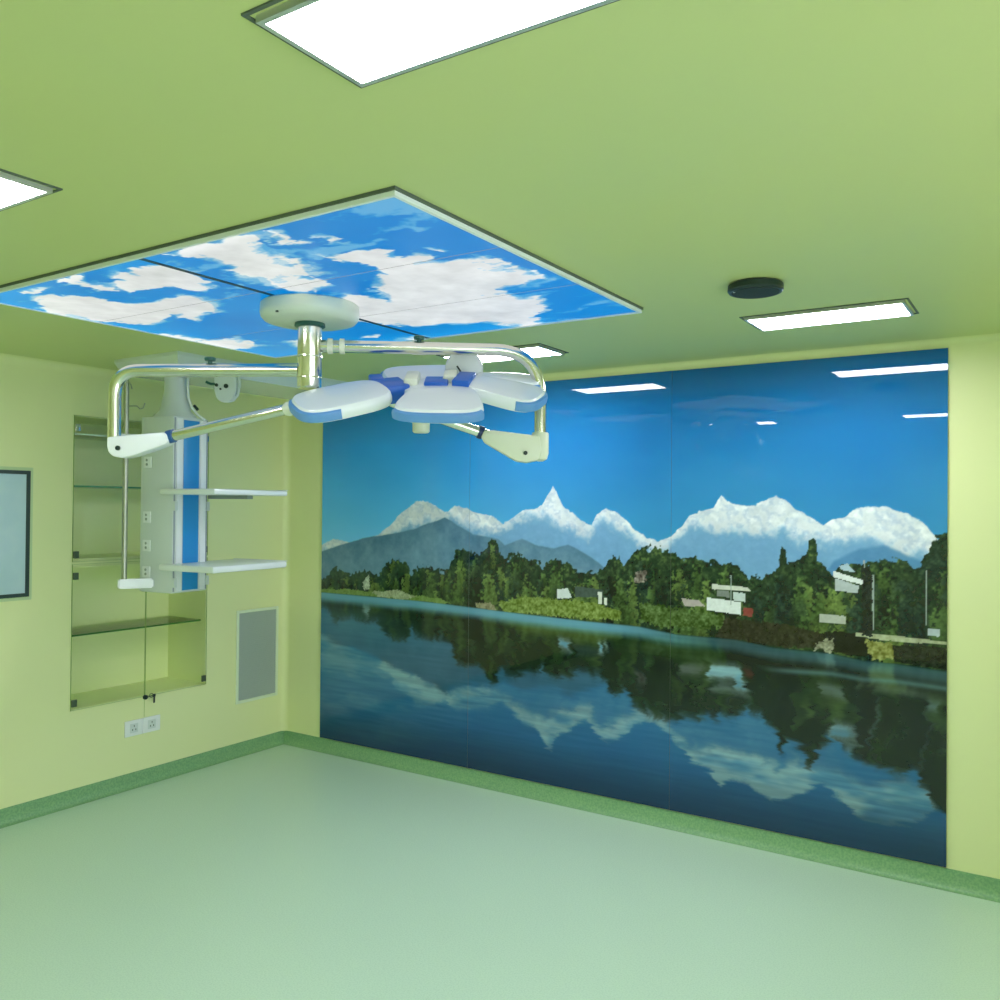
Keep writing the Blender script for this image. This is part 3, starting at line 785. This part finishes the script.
# drip pole on the left side with its brackets and hooks
ip = at_d(124, 585, 5.12); ipx, ipy = ip.x, ip.y
zt_ = at_d(128, 372, 5.12).z; zb_ = at_d(124, 581, 5.12).z
ivp = build('drip_pole', tube(nb(), [(ipx, ipy, zb_-.02), (ipx, ipy, zt_-.14), (ipx, ipy, zt_)], [.016, .016, .011], 18), STEEL, pend)
bk = rot(-.02, -h)
def beam(p, q, w, z0, z1, m, name, parent, bev=.008):
    p, q = Vector((p[0], p[1], 0)), Vector((q[0], q[1], 0)); d = (q-p).normalized(); n = Vector((-d.y, d.x, 0))*w/2
    b = nb(); prism(b, [p-n+Vector((0, 0, z0)), p+n+Vector((0, 0, z0)), q+n+Vector((0, 0, z0)), q-n+Vector((0, 0, z0))], (0, 0, z1-z0))
    bmesh.ops.bevel(b, geom=list(b.edges), offset=bev, segments=2, affect='EDGES')
    return build(name, b, m, parent)
dv = Vector((ipx-bk.x, ipy-bk.y, 0)).normalized()
beam((bk.x, bk.y), (ipx+dv.x*.035, ipy+dv.y*.035), .06, zb_-.045, zb_+.012, WHITE, 'pole_bracket', pend)
z2 = at_d(140, 437, 5.15).z
beam((bk.x, bk.y), (ipx+dv.x*.03, ipy+dv.y*.03), .04, z2-.012, z2+.016, GREYP, 'pole_bracket', pend, .005)
def hook(x0, y0, pts):
    b = nb(); tube(b, [at_d(x, y, 5.12) for x, y in pts], .0035, 8); return build('hook', b, STEEL, ivp)
hook(0, 0, [(125, 406), (132, 406), (137, 406), (140, 409), (143, 408), (145, 403)])
hook(0, 0, [(125, 384), (129, 382), (131, 385), (132, 389)])
hook(0, 0, [(125, 388), (121, 390), (118, 388), (117, 383)])
# white hose curving down beside the shaft
b = nb(); hs = [(188, 376), (188, 388), (188.5, 398), (192, 408), (198, 415), (205, 420)]
tube(b, [at_d(x, y, 5.3) for x, y in hs], .008, 10); build('hose', b, WHITE, pend)
b = nb(); tube(b, [at_d(194, 405.5, 5.27), at_d(198, 410, 5.27)], .009, 10); build('hose_clip', b, DARK, pend)
# small bracket with two round ports hanging from the ceiling cover
def plate(pts, d, th):
    return prism(nb(), [at_d(x, y, d) for x, y in pts], FW*th)
bd = 5.06
b = plate([(214, 374), (235, 374), (236, 390), (234, 398), (229, 402), (221, 402), (216, 398), (214, 390)], bd, .05)
bmesh.ops.bevel(b, geom=list(b.edges), offset=.006, segments=2, affect='EDGES')
hb_ = build('hanging_bracket', b, GREYP, pend)
for x, y, r in ((216.5, 385, .010), (226, 386, .013), (220.5, 389, .006)):
    b = nb(); lathe(b, at_d(x, y, bd-.003), [(0, -.004), (r, -.004), (r, .004), (0, .004)], 14, FW); build('port', b, DARK, hb_)
b = nb(); tube(b, [at_d(x, y, bd+.02) for x, y in ((239, 374), (239.5, 386), (238, 395), (233, 401))], .007, 8); build('hose', b, GREYP, hb_)
b = nb(); tube(b, [at_d(206, 382, bd), at_d(211, 384, bd), at_d(215, 384, bd)], .008, 8); build('valve', b, DGREEN, hb_)

# ------------------------------------------------------------------ built-in glass cabinet in the left wall
cab = thing('built_in_cabinet', (XL, (NY0+NY1)/2, NZ0), 'empty built-in wall cabinet with glass doors and shelves behind the pendant', 'cabinet')
g = .001; tk = .008
def liner(z0, z1, name):
    b = nb(); xb = XL-ND+g
    box(b, (xb, NY0+g, z0+g), (xb+tk, NY1-g, z1-g))
    box(b, (xb, NY0+g, z0+g), (XL-.006, NY0+tk, z1-g)); box(b, (xb, NY1-tk, z0+g), (XL-.006, NY1-g, z1-g))
    box(b, (xb, NY0+g, z0+g), (XL-.006, NY1-g, z0+tk)); box(b, (xb, NY0+g, z1-tk), (XL-.006, NY1-g, z1-g))
    return build(name, b, MN, cab, False)
liner(NZ0, NZ1, 'compartment'); liner(NZ2, NZ3, 'compartment')
def gshelf(z, edge, dep=.36):
    s = build('shelf', box(nb(), (XL-ND+tk+.002, NY0+tk+.001, z-.005), (XL-ND+dep, NY1-tk-.001, z+.005)), glass('shelf_glass', (.95, .985, .94, 1), 1.25), cab, False)
    build('shelf_edge', box(nb(), (XL-ND+dep, NY0+tk+.001, z-.0055), (XL-ND+dep+.004, NY1-tk-.001, z+.0055)), edge, s, False)
def zl(x, y, dx=0.0): return at_x(x, y, XL-dx).z
gshelf(zl(73, 486, .06), GEDGE); gshelf(zl(72, 636, .06), GEDGE2, .38); gshelf(zl(76, 433.5, .06), PEDGE)
YS = 3.634
doors = []
for (y0, y1) in ((NY0+.004, YS-.002), (YS+.002, NY1-.004)):
    for (z0, z1) in ((NZ0+.003, NZ1+.018), (NZ2-.010, NZ3-.003)):
        d_ = build('door', box(nb(), (XL+.001, y0, z0), (XL+.006, y1, z1)), GLASS, cab, False)
        b = nb()
        fr = .0016
        for lo, hi in (((XL+.001, y0, z0), (XL+.0064, y0+fr, z1)), ((XL+.001, y1-fr, z0), (XL+.0064, y1, z1)), ((XL+.001, y0+fr, z0), (XL+.0064, y1-fr, z0+fr)), ((XL+.001, y0+fr, z1-fr), (XL+.0064, y1-fr, z1))): box(b, lo, hi)
        build('glass_edge', b, mat('door_edge_green', rgb(168, 194, 118), .2), d_, False)
        yh = y0+.022 if y0 < 3.3 else y1-.022
        for zh in (z0+.045, z1-.075):
            build('hinge', box(nb(), (XL+.0005, yh-.017, zh-.022), (XL+.013, yh+.017, zh+.022), .002), CHROME if (z1 > 2 and zh > 2) else HINGE, d_)
        doors.append(d_)
lk = at_x(144.3, 697, XL)
b = nb(); lathe(b, (XL+.006, lk.y, lk.z), [(0, 0), (.016, 0), (.015, .014), (0, .016)], 20, (1, 0, 0)); lock = build('lock', b, DARK, doors[0])
ring = []
for k in range(17):
    a = 2*PI*k/16; ring.append((XL+.026, lk.y+.036+.014*math.cos(a), lk.z+.008+.014*math.sin(a)))
key = build('keys', tube(nb(), ring, .0022, 8), HINGE, doors[0])
b = nb(); box(b, (XL+.020, lk.y+.048, lk.z-.006), (XL+.024, lk.y+.072, lk.z+.014), .002); box(b, (XL+.026, lk.y+.050, lk.z-.046), (XL+.030, lk.y+.064, lk.z-.004), .002)
tube(b, [(XL+.022, lk.y, lk.z), (XL+.022, lk.y+.05, lk.z+.004)], .003, 8)
build('key_blades', b, DARK, doors[0])

# wall seam below the cabinet, part of the wall cladding
struct('trim_4', box(nb(), (XL-.001, YS-.0015, .45), (XL+.0012, YS+.0015, NZ0)), mat('seam', rgb(160, 182, 96), .5))

# double socket
s0, s1 = at_x(124, 737), at_x(159.5, 713.5)
y0, y1, z0 = s0.y, s1.y, at_x(142, 717.5).z
ym = (y0+y1)/2; hh = at_x(142, 718).z; lo_ = at_x(142, 733.5).z
for (ya, yb, lb) in ((y0, ym-.001, 'left plate of the white double wall socket under the cabinet'), (ym+.001, y1, 'right plate of the white double wall socket under the cabinet')):
    t = thing('wall_socket', (XL, (ya+yb)/2, lo_), lb, 'socket', 'sockets below the cabinet')
    pl = build('cover_plate', box(nb(), (XL+.0005, ya, lo_), (XL+.010, yb, hh), .003), WHITE, t)
    c_ = (ya+yb)/2; zc_ = (hh+lo_)/2
    build('insert', box(nb(), (XL+.009, c_-.030, zc_-.030), (XL+.0125, c_+.030, zc_+.030), .002), GREYP, t)
    b = nb()
    for dy, dz in ((0, .014), (-.012, -.010), (.012, -.010)): box(b, (XL+.012, c_+dy-.003, zc_+dz-.006), (XL+.0132, c_+dy+.003, zc_+dz+.006))
    build('pin_holes', b, GASK, t, False)

# return-air grille
v0, v1 = at_x(237.5, 701), at_x(275.5, 609)
gy0, gy1, gz0, gz1 = v0.y, v1.y, v0.z, v1.z
t = thing('air_grille', (XL, (gy0+gy1)/2, gz0), 'tall grey mesh air grille in a thin white frame near the corner', 'air vent')
b = nb(); w_ = .022
for lo, hi in (((XL+.0005, gy0-w_, gz0-w_), (XL+.012, gy0, gz1+w_)), ((XL+.0005, gy1, gz0-w_), (XL+.012, gy1+w_, gz1+w_)), ((XL+.0005, gy0, gz0-w_), (XL+.012, gy1, gz0)), ((XL+.0005, gy0, gz1), (XL+.012, gy1, gz1+w_))): box(b, lo, hi, .002)
build('frame', b, mat('grille_frame', rgb(222, 232, 206), .4), t)
b = nb(); box(b, (XL+.0005, gy0, gz0), (XL+.003, gy1, gz1))
n = 46
for i in range(n):
    z = gz0+(gz1-gz0)*(i+.5)/n; box(b, (XL+.003, gy0, z-.003), (XL+.008, gy1, z+.003))
build('mesh', b, MESH, t, False)

# framed screen on the left wall
e0, e1 = at_x(31.5, 471), at_x(31.5, 596)
sy1, sz0, sz1 = (e0.y+e1.y)/2-.018, e1.z, e0.z; sy0 = sy1-.80
t = thing('wall_screen', (XL, (sy0+sy1)/2, sz0), 'pale blue rectangular screen in a thin black frame on the left wall', 'screen')
def ring_b(o, i, x0, x1, bev=.002):
    b = nb()
    for lo, hi in (((x0, sy0-o, sz0-o), (x1, sy1+o, sz0-i)), ((x0, sy0-o, sz1+i), (x1, sy1+o, sz1+o)), ((x0, sy0-o, sz0-i), (x1, sy0-i, sz1+i)), ((x0, sy1+i, sz0-i), (x1, sy1+o, sz1+i))): box(b, lo, hi)
    return b
build('surround', ring_b(.020, 0.0, XL+.0005, XL+.006), mat('surround_green', rgb(196, 214, 166), .4), t, False)
build('frame', ring_b(0.0, -.022, XL+.0005, XL+.016), mat('black_frame', rgb(44, 62, 64), .35), t, False)
build('screen_glass', box(nb(), (XL+.0005, sy0+.022, sz0+.022), (XL+.010, sy1-.022, sz1-.022)), SCREEN, t, False)

# ------------------------------------------------------------------ world and view
wd = bpy.data.worlds.new('world'); SC.world = wd; wd.use_nodes = True
wd.node_tree.nodes['Background'].inputs[0].default_value = (0.94, 1.0, 1.14, 1)
wd.node_tree.nodes['Background'].inputs[1].default_value = 3.8
SC.view_settings.view_transform = 'Standard'; SC.view_settings.look = 'None'
SC.view_settings.exposure = 0.0; SC.view_settings.gamma = 1.0
SC.view_settings.use_curve_mapping = False
SC.cycles.max_bounces = 14; SC.cycles.diffuse_bounces = 10; SC.cycles.glossy_bounces = 6; SC.cycles.transparent_max_bounces = 16
